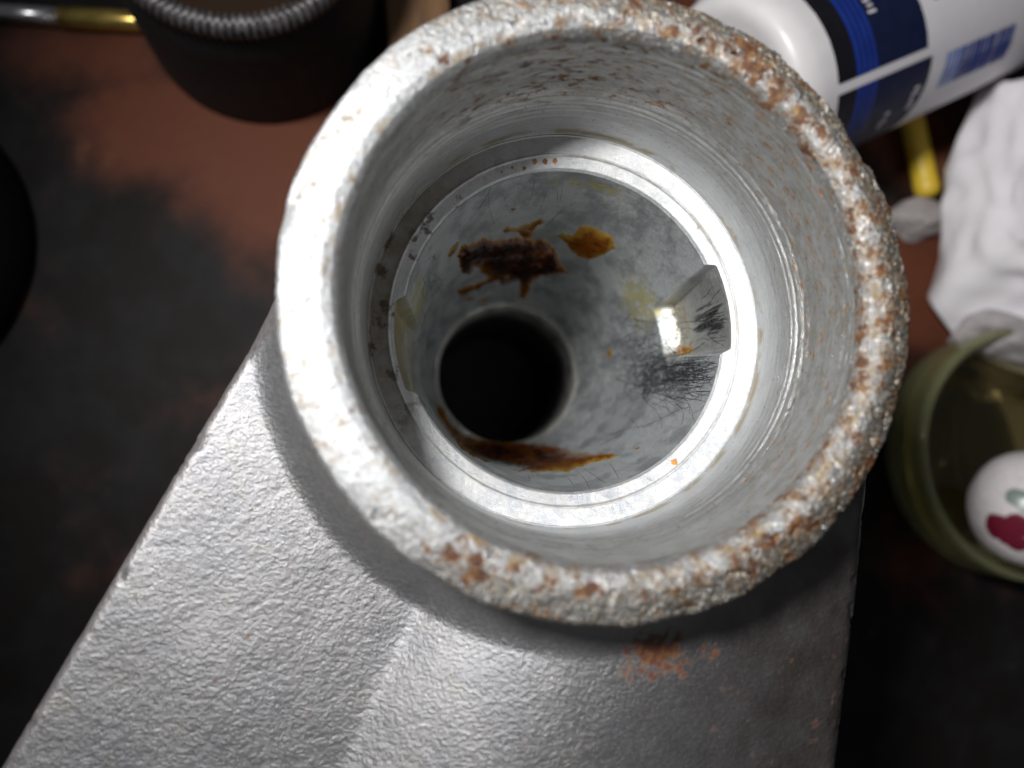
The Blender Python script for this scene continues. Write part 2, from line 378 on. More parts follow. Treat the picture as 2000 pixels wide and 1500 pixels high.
def cavity():
    n = 1500; th = np.linspace(0, 2*math.pi, n, endpoint=False)
    z = np.concatenate([np.linspace(-21.55, -36.5, 86), np.linspace(-36.65, -39.8, 36), np.linspace(-40, -72.2, 135), np.linspace(-72.35, -74.0, 14)])
    TH, Z = np.meshgrid(th, z)
    R = cav_r(TH, Z)
    P = np.stack([R*np.cos(TH), R*np.sin(TH), Z], -1)
    k, first = keyway(TH, Z)
    a = fbm(P, .3, 4, 61); b = fbm(P, 1.3, 4, 62)
    low = ss(-48, -62, Z)
    R2 = R + a*(.05+.25*low) + b*(.015+.04*low) - k*.0
    # the floor edge of each keyway is worn round and lumpy
    R2 += k*b*.10 + k*fbm(P, .8, 4, 74)*.45*np.exp(-((Z+37.5)/2.0)**2)
    P = np.stack([R2*np.cos(TH), R2*np.sin(TH), Z], -1)
    c = np.zeros(P.shape) + np.array([.61, .645, .665])
    c = mixc(c, (.31, .33, .355), ss(-.15, .3, fbm(P*[1, 1, .5], .3, 5, 63, .6))*.75)
    c = mixc(c, (.74, .75, .75), ss(.1, .35, fbm(P, .45, 5, 68, .62))*(.3+.5*low))
    smd = np.exp(-(angd(TH, -12)/11)**2 - ((Z+40)/8)**2)
    c = mixc(c, (.07, .07, .075), ss(.1, .55, smd*(.55+1.9*fbm(P*[1, 1.4, .6], .9, 5, 69, .7)))*.75)
    yel = np.exp(-(angd(TH, 27)/14)**2 - ((Z+42)/6)**2) + .8*np.exp(-(angd(TH, 166)/12)**2 - ((Z+33)/10)**2) + .6*np.exp(-(angd(TH, 80)/18)**2 - ((Z+24)/1.8)**2)
    c = mixc(c, (.50, .46, .16), ss(.15, .6, yel*(.7+2.6*fbm(P, .9, 5, 64, .65)))*.7)
    c = mixc(c, (.46, .38, .17), k*(~first)*.9)
    c = mixc(c, (.50, .46, .36), k*first*ss(-28, -37, Z)*.5)
    kz = k*first
    mot = fbm(P, 1.3, 5, 72, .65)
    c = mixc(c, (.46, .36, .17), kz*np.exp(-((Z+35.6)/2.2)**2)*ss(-.1, .25, mot)*.85)
    c = mixc(c, (.30, .29, .27), kz*ss(-35, -30, Z)*.6)
    lines = fbm(np.stack([TH*19*2.2, Z*.16, 0*Z], -1), 1.0, 4, 73, .6)
    blk = np.exp(-(angd(TH, 7)/6.5)**4 - ((Z+27.5)/5.5)**4)
    c = mixc(c, (.035, .035, .04), kz*ss(.30, .75, blk*(.62+1.5*lines)))
    ring = ss(-71.6, -72.6, Z)
    c = mixc(c, (.62, .62, .58), ring)
    rust = k*first*ss(.35, .6, .35*fbm(P, .7, 3, 65) + .75*np.exp(-(angd(TH, -2)/5)**2 - ((Z+36.5)/1.6)**2))
    c = mixc(c, (.24, .08, .015), rust*.95)
    c = mixc(c, (.14, .14, .15), ss(.30, .42, fbm(P, .9, 4, 66))*low*.5)
    at_ = {'rust': np.clip(rust*.8 + yel*.3, 0, 1)}
    kk = k > .5
    grid('cavity_wall', P, M_cav, CAST, True, c, at_, fmask=~kk, flip=True)
    grid('keyway_slot', P, M_cav, CAST, True, c, at_, fmask=kk & first, flip=True)['label'] = 'keyway slot on the right with black fibre marks and rust'
    grid('keyway_slot', P, M_cav, CAST, True, c, at_, fmask=kk & ~first, flip=True)['label'] = 'yellowed keyway slot on the left'
    sub = P[:, ::3]; Rn, Cn = sub.shape[:2]
    ii = np.arange(Rn-1)[:, None]; jj = np.arange(Cn)[None, :]; j2 = (jj+1) % Cn
    Q = np.stack([ii*Cn+jj, ii*Cn+j2, (ii+1)*Cn+j2, (ii+1)*Cn+jj], -1).reshape(-1, 4)
    return BVHTree.FromPolygons([tuple(v) for v in sub.reshape(-1, 3)], Q.tolist())
BV = cavity()

def outlet():
    pr = profile([(12.1, -73.9), (12.0, -78), (11.6, -98), (11.2, -106), (0.01, -106)], .5)
    P, N, th, r, z = lathe(pr, 400)
    n = fbm(P, .3, 4, 71)
    P = P + N*(n*.2)[..., None]
    c = np.zeros(P.shape) + np.array([.014, .012, .011])  # shade of the deep hole put into the colour, paler near the mouth
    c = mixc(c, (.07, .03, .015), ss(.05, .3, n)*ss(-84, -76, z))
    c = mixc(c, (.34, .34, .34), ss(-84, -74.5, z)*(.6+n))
    grid('outlet_bore', P, metal('shaded_bore', cast=.1, rough=.6, met=0), CAST, True, c, {'rust': 0*z+.3}, flip=True)
outlet()

def neck():
    pr = smoothprof(profile([(29.3, -5.3), (28.9, -6.6), (29.0, -8), (29.6, -18), (29.6, -40), (27, -52), (21, -62), (17.5, -72), (16.5, -108), (16.5, -109.9), (12, -109.9)], .3), 8)
    P, N, th, r, z = lathe(pr, 900)
    n = fbm(P, .8, 4, 81)
    P = P + N*(n*.10)[..., None]
    c = np.zeros(P.shape) + ZN*.65
    c = mixc(c, (.32, .30, .26), ss(.0, .4, fbm(P, .3, 4, 82))*.5)
    c = mixc(c, (.30, .22, .13), ss(-7.5, -5.5, z)*.7)
    grid('neck', P, M_body, CAST, True, c, {'rust': ss(-7.5, -5.5, z)*.5}, flip=False)
neck()

# arm: flat web on the left, raised barrel on the right, filleted up to the neck
ZP = -18.0
def arm():
    A = at(532, 596, ZP); B = at(2, 1490, ZP); C_ = at(1748, 965, -12.0); D = at(1698, 1500, -12.0)
    E = at(815, 1190, ZP); G = at(672, 1500, ZP)
    def lx(p, q, y): return p[0] + (q[0]-p[0])*(y-p[1])/(q[1]-p[1])
    y = np.concatenate([np.linspace(17, -58, 330), np.linspace(-58.4, -84, 60)])
    xl_ = lx(A, B, y); xr = lx(C_, D, y)
    xl_ = np.where(y > 14.5, np.maximum(xl_, -np.sqrt(np.maximum(1, 29.9**2-y**2))), xl_)
    xr = np.where(y > -10, np.minimum(xr, np.sqrt(np.maximum(1, 30.3**2-y**2))), xr)
    u = np.linspace(0, 1, 400); u = u + .12*np.sin(2*math.pi*(u+.5))/(2*math.pi)*-1
    u = (u - u[0])/(u[-1]-u[0])
    X = xl_[:, None] + (xr-xl_)[:, None]*u[None, :]; Y = y[:, None] + 0*X
    foot = lx(E, G, y)[:, None]
    P0 = np.stack([X, Y, 0*X], -1)
    big = fbm(P0, .05, 3, 90)
    z = ZP + big*.3
    uu = (X - foot)/(xr[:, None]-foot); tt = np.clip(uu, 0, 1); us = (uu + np.sqrt(uu*uu+.016**2))/2; s = 1-(1-np.clip(us/.62, 0, 1))**2.2
    z = z + 8.2*s - 6.2*tt**2.1
    z = z - .035*np.maximum(0, -30 - Y)*s                      # barrel runs slightly down away from the rim
    r = np.hypot(X, Y); r0 = 29.35; rho = 6.0
    q = np.clip((r - r0)/rho, 0, 1)
    z = z + (5.0 - 2.2*s)*(1-q)**1.5
    P0[..., 2] = z
    z = z + fbm(P0, .55, 3, 91)*.02 + fbm(P0*[.75, 1.3, 1], 1.4, 3, 92)*.05*ss(31, 37, r)
    # rounded, nicked edges
    nick = ss(.18, .4, fbm(P0, .4, 4, 93))*.7
    dl = X - xl_[:, None]; dr = xr[:, None] - X
    for d, R_ in ((dl, 1.5), (dr, 2.6)):
        e = np.clip(1 - d/(R_ + nick), 0, 1); z = z - (R_+nick*.8)*(1-np.sqrt(np.maximum(0, 1-e*e)))
    dz = ss(2.0, 0, dl)
    X = X + dz*fbm(P0, .4, 4, 94)*.16 + ss(1.5, 0, dr)*fbm(P0, .7, 4, 95)*.12
    P = np.stack([X, Y, z], -1)
    # skirts
    sk = []
    for dep in (-48, -32, ZP-6, ZP-3.5, ZP-2.3):
        k = P[:, :1].copy(); k[..., 2] = dep; k[..., 0] += .15 + fbm(k, .5, 3, 96)*.2; sk.append(k)
    sk2 = []
    for dep in (-20, -26, -34, -48):
        k = P[:, -1:].copy(); k[..., 2] = dep; k[..., 0] += -.1 - .02*(-20-dep); sk2.append(k)
    P = np.concatenate(sk + [P] + sk2, 1)
    X, Y, z = P[..., 0], P[..., 1], P[..., 2]; r = np.hypot(X, Y)
    c = np.zeros(P.shape) + np.array([.262, .26, .268])
    c = mixc(c, (.20, .205, .225), ss(-.1, .3, fbm(P, .14, 4, 101))*.4)
    c = mixc(c, (.30, .28, .22), ss(.1, .45, fbm(P, .35, 6, 102, .65))*.22)
    rt = ss(-2, 26, X)                                          # shade of the right flank put into the colour, plus some rust
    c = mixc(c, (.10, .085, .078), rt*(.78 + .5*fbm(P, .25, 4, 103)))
    rust = 0*X
    for px, py, zz, w, h, s_ in ((1290, 1285, -10, 4.2, 3.0, 1), (1400, 1285, -10, 1.5, 1.5, .8), (1245, 1275, -10, 1.5, .8, .7), (1350, 1330, -10, 1.2, 1.0, .7), (490, 1245, ZP, 1.3, .8, .6), (450, 1250, ZP, .8, .5, .6),
                            (1575, 1305, -11, 1, 1, .55), (1500, 1500, -11, 1.2, 1, .6), (575, 1240, ZP, .4, .3, .8), (420, 1330, ZP, .3, .3, .8)):
        p = at(px, py, zz); d = ((X-p[0])/w)**2 + ((Y-p[1])/h)**2
        rust = np.maximum(rust, s_*np.exp(-d*.8))
    rust = ss(.45, .72, rust*.85 + .95*fbm(P, 1.0, 5, 104, .7)) * (rust > .02)
    rust = np.maximum(rust, ss(.44, .52, fbm(P, .5, 5, 105, .6) + .12*rt)*.7)
    rc = mixc(np.zeros(P.shape) + np.array([.11, .032, .012]), (.20, .08, .025), ss(-.1, .3, fbm(P, 1.2, 3, 106)))
    c = c + (rc-c)*(rust*.95)[..., None]
    gr = ss(35, 30, r)
    c = mixc(c, (.40, .395, .385), gr*.6)  # fillet lightened in the colour to offset its shaded slope
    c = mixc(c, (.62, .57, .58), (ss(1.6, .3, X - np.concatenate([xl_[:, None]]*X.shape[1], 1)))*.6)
    inside = r < 28.9
    keep = ~(inside[:-1, :-1] & inside[1:, :-1] & inside[:-1, 1:] & inside[1:, 1:])
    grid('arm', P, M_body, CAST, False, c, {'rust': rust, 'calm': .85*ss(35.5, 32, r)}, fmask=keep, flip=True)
arm()

# ------------------------------------------------------------------ grease in the cavity
def hit(px, py):
    d = Vector(pdir(px, py)).normalized()
    # start under the seat so that the ledge does not matter
    p, n, i, ds = BV.ray_cast(Vector(CAM), d, 400)
    if p is None: return None
    if n.dot(d) > 0: n = -n
    return np.array(p), np.array(n)
def inpoly(x, y, poly):
    ins = np.zeros(x.shape, bool); dmin = np.full(x.shape, 1e9)
    n = len(poly)
    for i in range(n):
        x1, y1 = poly[i]; x2, y2 = poly[(i+1) % n]
        cnd = ((y1 > y) != (y2 > y)) & (x < (x2-x1)*(y-y1)/(y2-y1+1e-9)+x1); ins ^= cnd
        t = np.clip(((x-x1)*(x2-x1)+(y-y1)*(y2-y1))/((x2-x1)**2+(y2-y1)**2+1e-9), 0, 1)
        dmin = np.minimum(dmin, np.hypot(x-x1-t*(x2-x1), y-y1-t*(y2-y1)))
    return np.where(ins, dmin, -dmin)
def grease_mat():
    t = NT('brown_grease'); f = t.noise(t.mm, .7, 2, .5)
    return t.set(Base_Color=t.attr('col'), Roughness=t.ramp(f, .3, .7, .12, .34), Coat_Weight=.25, Coat_Roughness=.08,
                 Normal=t.bump(t.math('ADD', f, t.math('MULTIPLY', t.noise(t.mm, 1.8, 2), .2)), .10), Subsurface_Weight=0.0)
M_grease = grease_mat()
M_fleck = simple('bright_fleck', (.75, .75, .74), .25, .3)
def smear(poly, hmax, thick, seed, label=None, k=9.0, wob=5.0, mat=None, name='grease_smear', spots=()):
    mat = mat or M_grease
    poly = [tuple(p) for p in poly]
    xs = [p[0] for p in poly]; ys = [p[1] for p in poly]; st = 1.6
    gx = np.arange(min(xs)-12, max(xs)+12, st); gy = np.arange(min(ys)-12, max(ys)+12, st)
    X, Y = np.meshgrid(gx, gy)
    Q = np.stack([X, Y, 0*X+seed*11.3], -1)
    d = inpoly(X, Y, poly) + fbm(Q, .045, 4, seed, .6)*wob*1.6 + fbm(Q, .15, 3, seed+1)*wob*.5
    need = d > -5
    P = np.full(X.shape+(3,), np.nan); N = P.copy()
    for i, j in zip(*np.nonzero(need)):
        h_ = hit(X[i, j], Y[i, j])
        if h_: P[i, j], N[i, j] = h_
    lump = fbm(Q*[.7, 1.3, 1], .02, 3, seed+3, .5)
    hh = hmax*(1-np.exp(-np.maximum(d, 0)/k))*(.75 + .9*lump)
    hh = np.where(d > 0, np.maximum(hh, .02), np.maximum(d, -3)*.05)
    V = P + N*hh[..., None]
    ok = ~np.isnan(V[..., 0])
    ins = (d > 0)
    f = ok[:-1, :-1] & ok[1:, :-1] & ok[:-1, 1:] & ok[1:, 1:] & (ins[:-1, :-1] | ins[1:, :-1] | ins[:-1, 1:] | ins[1:, 1:])
    # drop faces that jump across an edge of the cavity
    e = np.nan_to_num(np.linalg.norm(P[1:, 1:]-P[:-1, :-1], axis=-1), nan=99) < 1.6
    f &= e
    if not f.any(): return
    th = (1-np.exp(-np.maximum(d, 0)/(k*1.5)))*(.75 + .9*lump)*thick
    th = np.clip(th*(1+1.0*fbm(Q, .06, 3, seed+5)), 0, 1)
    c = mixc(np.zeros(P.shape)+np.array([.32, .19, .03]), (.16, .048, .004), ss(0, .25, th))
    c = mixc(c, (.085, .022, .004), ss(.25, .6, th)); c = mixc(c, (.022, .009, .006), ss(.55, .9, th))
    for (sx_, sy_, rx_, ry_, cc_) in spots:
        c = mixc(c, cc_, np.exp(-((X-sx_)/rx_)**2-((Y-sy_)/ry_)**2)*ss(-.35, .1, fbm(Q, .12, 3, seed+6)))
    o = grid(name, np.nan_to_num(V), mat, CAST, False, c, None, fmask=f)
    if label: o['label'] = label
smear([(893, 500), (905, 478), (930, 474), (945, 462), (962, 470), (978, 468), (1000, 464), (1040, 466), (1068, 468), (1082, 484), (1090, 500), (1098, 520), (1112, 534), (1090, 536), (1060, 540), (1040, 548),
       (1034, 566), (1026, 586), (1014, 584), (1018, 560), (1012, 548), (995, 552), (980, 556), (972, 548), (940, 562), (905, 576), (893, 574), (895, 566), (930, 552), (960, 541), (940, 532), (937, 522), (925, 524), (915, 538), (902, 534), (899, 518)],
      1.1*.6, 1.7, 201, 'thick dark brown lump of grease above the outlet hole', 8,
      spots=((1058, 490, 22, 8, (.30, .10, .035)), (1005, 492, 14, 6, (.20, .10, .07)), (1050, 512, 12, 5, (.20, .07, .03)), (988, 536, 9, 5, (.32, .16, .08)), (1010, 438, 22, 6, (.22, .07, .01))))
smear([(980, 452), (992, 443), (1010, 446), (1032, 436), (1058, 427), (1064, 432), (1048, 444), (1040, 462), (1022, 466), (1012, 454), (998, 450), (984, 455)], .5, .7, 203, 'small torn flake of grease above the lump', 6, 3)
smear([(1082, 460), (1100, 456), (1118, 460), (1134, 442), (1150, 442), (1172, 450), (1195, 462), (1202, 484), (1180, 496), (1150, 506), (1128, 500), (1112, 484), (1098, 468)], .35, .55, 205, 'smooth amber leaf of grease', 9, 3)
smear([(874, 500), (880, 486), (894, 470), (896, 478), (888, 494), (880, 502)], .3, .5, 207, None, 5, 2)
smear([(905, 584), (918, 580), (930, 582), (920, 588), (908, 589)], .15, .3, 208, None, 5, 2)
smear([(940, 588), (950, 584), (954, 590), (944, 594)], .15, .3, 209, None, 5, 2)
smear([(846, 786), (858, 790), (872, 812), (884, 832), (905, 846), (930, 858), (962, 862), (1000, 864), (1050, 866), (1085, 870), (1110, 878), (1118, 884), (1160, 884), (1210, 886), (1212, 892), (1180, 898), (1150, 904), (1140, 912), (1112, 920),
       (1060, 922), (1005, 920), (985, 910), (950, 900), (925, 892), (900, 874), (880, 848), (862, 822)], .6, 1.0, 211, 'long red-brown pool of grease below the outlet hole', 9, 4)
smear([(1240, 876), (1248, 872), (1250, 876), (1243, 879)], .12, .5, 213, None, 4, 1)
smear([(1185, 690), (1191, 676), (1195, 690), (1190, 706)], .2, .5, 214, None, 4, 1)
smear([(996, 408), (1004, 404), (1008, 409), (1002, 413)], .15, .7, 215, None, 3, 1)
smear([(1328, 690), (1334, 676), (1352, 674), (1354, 682), (1344, 690)], .25, .45, 216, None, 5, 2)
smear([(1060, 655), (1068, 650), (1082, 670), (1090, 690), (1082, 700), (1070, 690)], .2, .7, 217, None, 5, 2)

for k, (px, py, w) in enumerate(((902, 838, 6), (912, 844, 8), (934, 852, 6), (998, 862, 4), (1055, 832, 5), (1072, 884, 3), (919, 871, 3), (1041, 893, 3))):
    smear([(px-w, py-w*.5), (px+w, py-1), (px+w*.7, py+w*.4), (px-w*.5, py+w*.2)], .25, .3, 230+k, None, 3, 1, M_fleck, 'metal_fleck')

# ------------------------------------------------------------------ fine black fibres and scuff marks on the cavity wall
def fibres():
    rnd = random.Random(5); V = []; Q = []
    def stroke(pts, w):
        prev = None
        for k, (px, py) in enumerate(pts):
            h_ = hit(px, py)
            if h_ is None: prev = None; continue
            p, n = h_
            if prev is not None and np.linalg.norm(p-prev[0]) > 2.2: prev = None
            if prev is not None:
                t = p-prev[0]; L = np.linalg.norm(t)
                if L < 1e-5: continue
                s = np.cross(t/L, n); s /= np.linalg.norm(s)+1e-9
                taper = .35 + .65*math.sin(math.pi*min(1, (k+.5)/len(pts)))
                ring = [p + s*w*taper + n*.01, p + n*(w*1.1*taper+.02), p - s*w*taper + n*.01]
                b = len(V)
                if prev[1] is None:
                    q = prev[0]; V.extend([q + s*w*.4 + n*.01, q + n*(w+.02), q - s*w*.4 + n*.01]); b = len(V); pb = b-3
                else: pb = prev[1]
                V.extend(ring)
                for e in range(3): Q.append((pb+e, pb+(e+1) % 3, b+(e+1) % 3, b+e))
                prev = (p, b)
            else: prev = (p, None)
    def wander(x, y, a, L, curl, w, jit=.25, st=4.0):
        pts = []; c = rnd.gauss(0, curl)
        for i in range(max(3, int(L/st))):
            pts.append((x, y)); a += c + rnd.gauss(0, jit); x += math.cos(a)*st; y -= math.sin(a)*st*.9
        stroke(pts, w)
    for i in range(430):                                   # the dark tangle left of and below the right keyway
        cx = rnd.choice([(1230, 690), (1265, 715), (1300, 735), (1250, 740), (1330, 745)])
        x = rnd.gauss(cx[0], 34); y = rnd.gauss(cx[1], 26)
        wander(x, y, rnd.gauss(.2, .75), rnd.uniform(12, 60), .10, rnd.uniform(.014, .042), .30)
    for i in range(100):                                   # near parallel scuffs just under the keyway
        x = rnd.uniform(1290, 1350); y = rnd.gauss(728, 17)
        wander(x, y, rnd.gauss(.06, .12), rnd.uniform(20, 95), .012, rnd.uniform(.02, .055), .05)
    for i in range(28):
        wander(rnd.uniform(1200, 1330), rnd.uniform(620, 690), rnd.gauss(.3, .4), rnd.uniform(15, 50), .03, rnd.uniform(.018, .04), .18)
    for i in range(46):                                    # black smears fanning over the back of the keyway
        y = rnd.gauss(622, 26); x = 1422 - abs(rnd.gauss(0, 20)); L = rnd.uniform(10, 52)
        a = math.pi + (650-y)*.008 + rnd.gauss(.12, .07)
        wander(x, y, a, L, .003, rnd.uniform(.012, .045), .12)
    for (x, y, a, L, c) in ((1280, 770, .0, 130, .004), (1260, 760, -.5, 120, .02), (1225, 812, -.7, 40, -.05), (1240, 835, .15, 110, .01), (1345, 760, -.8, 70, .09), (1270, 790, -.6, 60, -.08), (1330, 830, .9, 40, .1),
                            (1170, 870, .35, 60, 0), (1180, 850, .2, 50, 0), (1160, 800, .6, 60, 0)):
        pts = []
        for i in range(int(L/4)): pts.append((x, y)); a += c + rnd.gauss(0, .06); x += math.cos(a)*4; y -= math.sin(a)*4
        stroke(pts, .028)
    for (x, y, a, L) in ((962, 360, -1.9, 70), (955, 370, -1.6, 95), (980, 372, -1.3, 60), (1013, 365, -1.65, 50), (1070, 370, -2.0, 60), (1088, 368, -1.5, 45), (1098, 366, -1.55, 40), (1100, 410, -2.5, 50), (984, 400, -.9, 30), (1045, 350, -1.8, 60)):
        wander(x, y, a, L, .01, .018, .05)
    for (x, y, a, L) in ((960, 918, -1.0, 34), (990, 920, -1.2, 32), (975, 915, -2.4, 28), (1030, 925, -1.1, 24), (1110, 932, -.9, 30), (1140, 915, -.5, 60), (1120, 915, -.55, 70), (1190, 905, -.8, 45), (1045, 915, -1.3, 24), (950, 925, -1.8, 16)):
        wander(x, y, a, L, .02, .026, .10)
    for (x, y, a, L) in ((830, 540, -1.5, 50), (840, 545, -.4, 40), (855, 560, -.7, 30), (845, 490, -1.2, 18), (826, 640, -1.4, 60), (832, 655, -1.8, 50), (838, 700, -1.5, 45), (822, 610, -1.0, 40), (828, 780, -1.0, 30), (835, 720, -1.2, 40)):
        for k in range(3): wander(x+rnd.gauss(0, 4), y+rnd.gauss(0, 6), a+rnd.gauss(0, .2), L, .03, .025, .2)
    o = mesh('fibre', np.array(V), np.array(Q), simple('black_fibre', (.035, .035, .04), .5), CAST)
    tag(o, None, None, None, 'stuff')
fibres()

# ------------------------------------------------------------------ things lying on the bench
def basis(a):
    a = np.array(a, float); a /= np.linalg.norm(a)
    u = np.cross([0, 0, 1], a) if abs(a[2]) < .95 else np.array([1.0, 0, 0]); u /= np.linalg.norm(u)
    return a, u, np.cross(a, u)
def turned(name, pr, mat, parent, base, axis=(0, 0, 1), n=160, C=None, bumpf=None):
    """surface of revolution about axis from base; pr rows are (radius, distance along axis)"""
    a, u, v = basis(axis); th = np.linspace(0, 2*math.pi, n, endpoint=False); pr = np.array(pr, float)
    r = pr[:, 0][:, None] + 0*th; s = pr[:, 1][:, None] + 0*th
    if bumpf is not None: r = bumpf(r, s, th)
    P = np.array(base) + r[..., None]*(np.cos(th)[:, None]*u + np.sin(th)[:, None]*v) + s[..., None]*a
    return grid(name, P, mat, parent, True, C)

# black container with a serrated ring, top left
b0 = at(515, 34, -BENCH); b0[2] = -BENCH
jar = thing('black_container', 'black round container with serrated top ring, behind the rim at top left', 'container', b0)
M_black = simple('black_plastic', (.004, .004, .005), .7, bump=.05, bscale=.8)
turned('body', smoothprof(profile([(0.1, .1), (24.6, .1), (25, .8), (25, 30), (24.4, 35), (24.2, 36)], .8), 2), M_black, jar, b0)
def teeth(r, s, th): return r + .40*np.sign(np.sin(th*110))*(np.abs(np.sin(th*110))**.5)*np.clip((s-36.2)/.6, 0, 1)*(r > 21)
turned('serrated_ring', [(24.2, 36), (24.6, 36.5), (24.9, 38), (24.7, 39.6), (23.6, 40.4), (22.2, 40.4), (21.9, 39.2), (21.8, 38.5)], simple('highlit_black_edge', (.09, .085, .09), .42, .4, .8, .5), jar, b0, n=1000, bumpf=teeth)  # grey colour of the ring stands for highlights on its teeth
turned('top_plate', [(21.8, 38.7), (20, 38.9), (10, 39.0), (.05, 39.0)], simple('brown_lid', (.020, .011, .006), .8, Specular_IOR_Level=.1), jar, b0)

# thin two tone rod
ra, rb, rc_ = at(-60, 20, -BENCH+2.3), at(118, 33, -BENCH+2.3), at(305, 44, -BENCH+2.3)
rod = thing('thin_rod', 'thin rod, silver turning to brass, left of the black container', 'rod', (ra[0], ra[1], -BENCH))
L1 = np.linalg.norm(rb-ra); L2 = np.linalg.norm(rc_-rb)
turned('silver_shaft', [(.1, 0), (2.0, .2), (2.0, L1-.1), (1.8, L1)], simple('bright_steel', (.55, .54, .56), .28, 1.0), rod, ra, rb-ra, 48)
turned('brass_sleeve', [(1.8, 0), (2.3, .1), (2.3, L2-.6), (2.0, L2-.1), (.05, L2)], simple('brass', (.62, .46, .13), .30, .9), rod, rb, rc_-rb, 48)

# dark round thing cut by the left edge
k0 = at(-275, 480, -BENCH); k0[2] = -BENCH
kn = thing('dark_round_pot', 'near-black rounded pot cut off by the left edge of the photo', 'pot', k0)
turned('pot_body', smoothprof(profile([(.1, .1), (33, .1), (34, 1.5), (34, 5), (33, 9), (31, 12), (28.5, 13.8)], .6), 4), simple('black_rubber', (.003, .003, .003), .9, Specular_IOR_Level=.1), kn, k0)
turned('pot_lid', [(28.6, 13.5), (22, 13.2), (.05, 13.0)], simple('black_rubber_lid', (.003, .003, .003), .9, Specular_IOR_Level=.1), kn, k0)

# slanting slabs of wood between container and rim
def block(name, label, cat, cpx, z0, size, rot, mat, rnd=.5, group=None, seed=1):
    c = at(cpx[0], cpx[1], z0); sx, sy, sz = size
    n = 14
    t = np.linspace(-1, 1, n)
    def face(o, u, v):
        A, B = np.meshgrid(t, t); return o + A[..., None]*u + B[..., None]*v
    V = []; Q = []
    E = np.eye(3)
    for ax in range(3):
        for sg in (-1, 1):
            G = face(E[ax]*sg, E[(ax+1) % 3], E[(ax+2) % 3]).reshape(-1, 3); b = len(V)*1
            base = sum(len(x) for x in V); V.append(G)
            for i in range(n-1):
                for j in range(n-1):
                    q = [base+i*n+j, base+i*n+j+1, base+(i+1)*n+j+1, base+(i+1)*n+j]; Q.append(q if sg > 0 else q[::-1])
    V = np.concatenate(V); half = np.array(size)/2
    W = V*half; inner = np.sign(W)*np.maximum(np.abs(W)-0, 0)
    core = np.clip(W, -(half-rnd), half-rnd); d = W-core; L = np.linalg.norm(d, axis=1)[:, None]
    W = np.where(L > 1e-6, core + d/np.maximum(L, 1e-6)*rnd, W)
    W = W + fbm(W, .15, 3, seed)[:, None]*.25
    cr, sr = math.cos(rot), math.sin(rot)
    W = np.stack([W[:, 0]*cr-W[:, 1]*sr, W[:, 0]*sr+W[:, 1]*cr, W[:, 2]], 1)
    pos = np.array([c[0], c[1], -BENCH+sz/2+.1])
    V = W + pos
    root = thing(name, label, cat, (c[0], c[1], -BENCH), group)
    return root, V, np.array(Q)
wd = NT('brown_wood'); sepw = wd.n('ShaderNodeMapping'); wd.l(wd.mm, sepw.inputs[0]); sepw.inputs['Scale'].default_value = (1.0, .08, 1)
fw = wd.noise(sepw.outputs[0], .7, 5)
M_wood = wd.set(Base_Color=wd.mix(wd.ramp(fw, .3, .7), rgb(.10, .045, .02), rgb(.22, .12, .05)), Roughness=.6)
root, V, Q = block('wooden_block', 'small brown wooden block seen between the black container and the rim', 'wooden block', (812, -30), -BENCH+10, (14, 34, 10), .1, M_wood)
mesh('block_body', V, Q, M_wood, root)

# bottle lying on its side, neck end hidden behind the rim
RB = 19.0
pa = at(1470, 168, -BENCH+RB+17); pb = at(1838, -8, -BENCH+RB+17); ax = pb-pa; ax[2] = -.24*np.linalg.norm(ax[:2]); ax /= np.linalg.norm(ax)
bot = thing('plastic_bottle', 'white plastic bottle with dark blue label lying on its side at top right', 'bottle', (pa[0], pa[1], -BENCH))
M_white = simple('white_plastic', (.70, .68, .70), .35, 0, .04)
turned('bottle_body', smoothprof(profile([(.1, -7.2), (12, -6.6), (15, -7.4), (17.3, -7.2), (18.4, -5.4), (18.9, -3), (18.9, 76), (18.2, 81), (9, 88), (8, 90), (8, 97), (.1, 97)], .7), 6), M_white, bot, pa, ax, 160)
turned('bottle_cap', [(8.6, 90.6), (9.2, 91), (9.0, 103), (8.6, 103.6), (.1, 103.6)], simple('white_cap', (.72, .70, .68), .4, 0, .04), bot, pa, ax, 120, bumpf=lambda r, s, th: r + .2*np.sin(th*40)*(r > 8.8))
a_, u_, v_ = basis(ax)
def patch(name, s0, s1, t0, t1, R, mat, C=None, ns=8, nt=24):
    s = np.linspace(s0, s1, ns)[:, None]; t = np.radians(np.linspace(t0, t1, nt))[None, :]
    # t = 0 faces straight up, + towards the lower edge in the picture
    side = np.cross(a_, [0, 0, 1.0]); side /= np.linalg.norm(side)
    upv = np.cross(side, a_)
    P = pa + s[..., None]*a_ + R*(np.sin(t)[..., None]*side + np.cos(t)[..., None]*upv) + 0*(s+t)[..., None]
    return P
def lab(name, s0, s1, t0, t1, R, mat, label=None, parent=None):
    P = patch(name, s0, s1, t0, t1, R, mat); o = grid(name, P, mat, parent or bot, False)
    if label: o['label'] = label
    return o
M_navy = simple('navy_print', (.008, .012, .045), .6, Specular_IOR_Level=.15); M_blk = simple('black_print', (.008, .008, .012), .6, Specular_IOR_Level=.15)
M_blue = simple('blue_print', (.010, .035, .26), .6, Specular_IOR_Level=.2); M_pblue = simple('pale_blue_print', (.13, .22, .58), .4); M_wpr = simple('white_print', (.72, .70, .74), .4, 0, .03)
P = patch('x', .8, 62, -150, 150, RB+.02, None)
label_o = grid('paper_label', P, M_wpr, bot, False)
T1 = 34      # angle of the white dividing line
lab('black_band', .8, 6.0, -150, T1-2.8, RB+.08, M_blk, None, label_o); lab('black_band', .8, 6.0, T1+2.8, 108, RB+.08, M_blk, None, label_o)
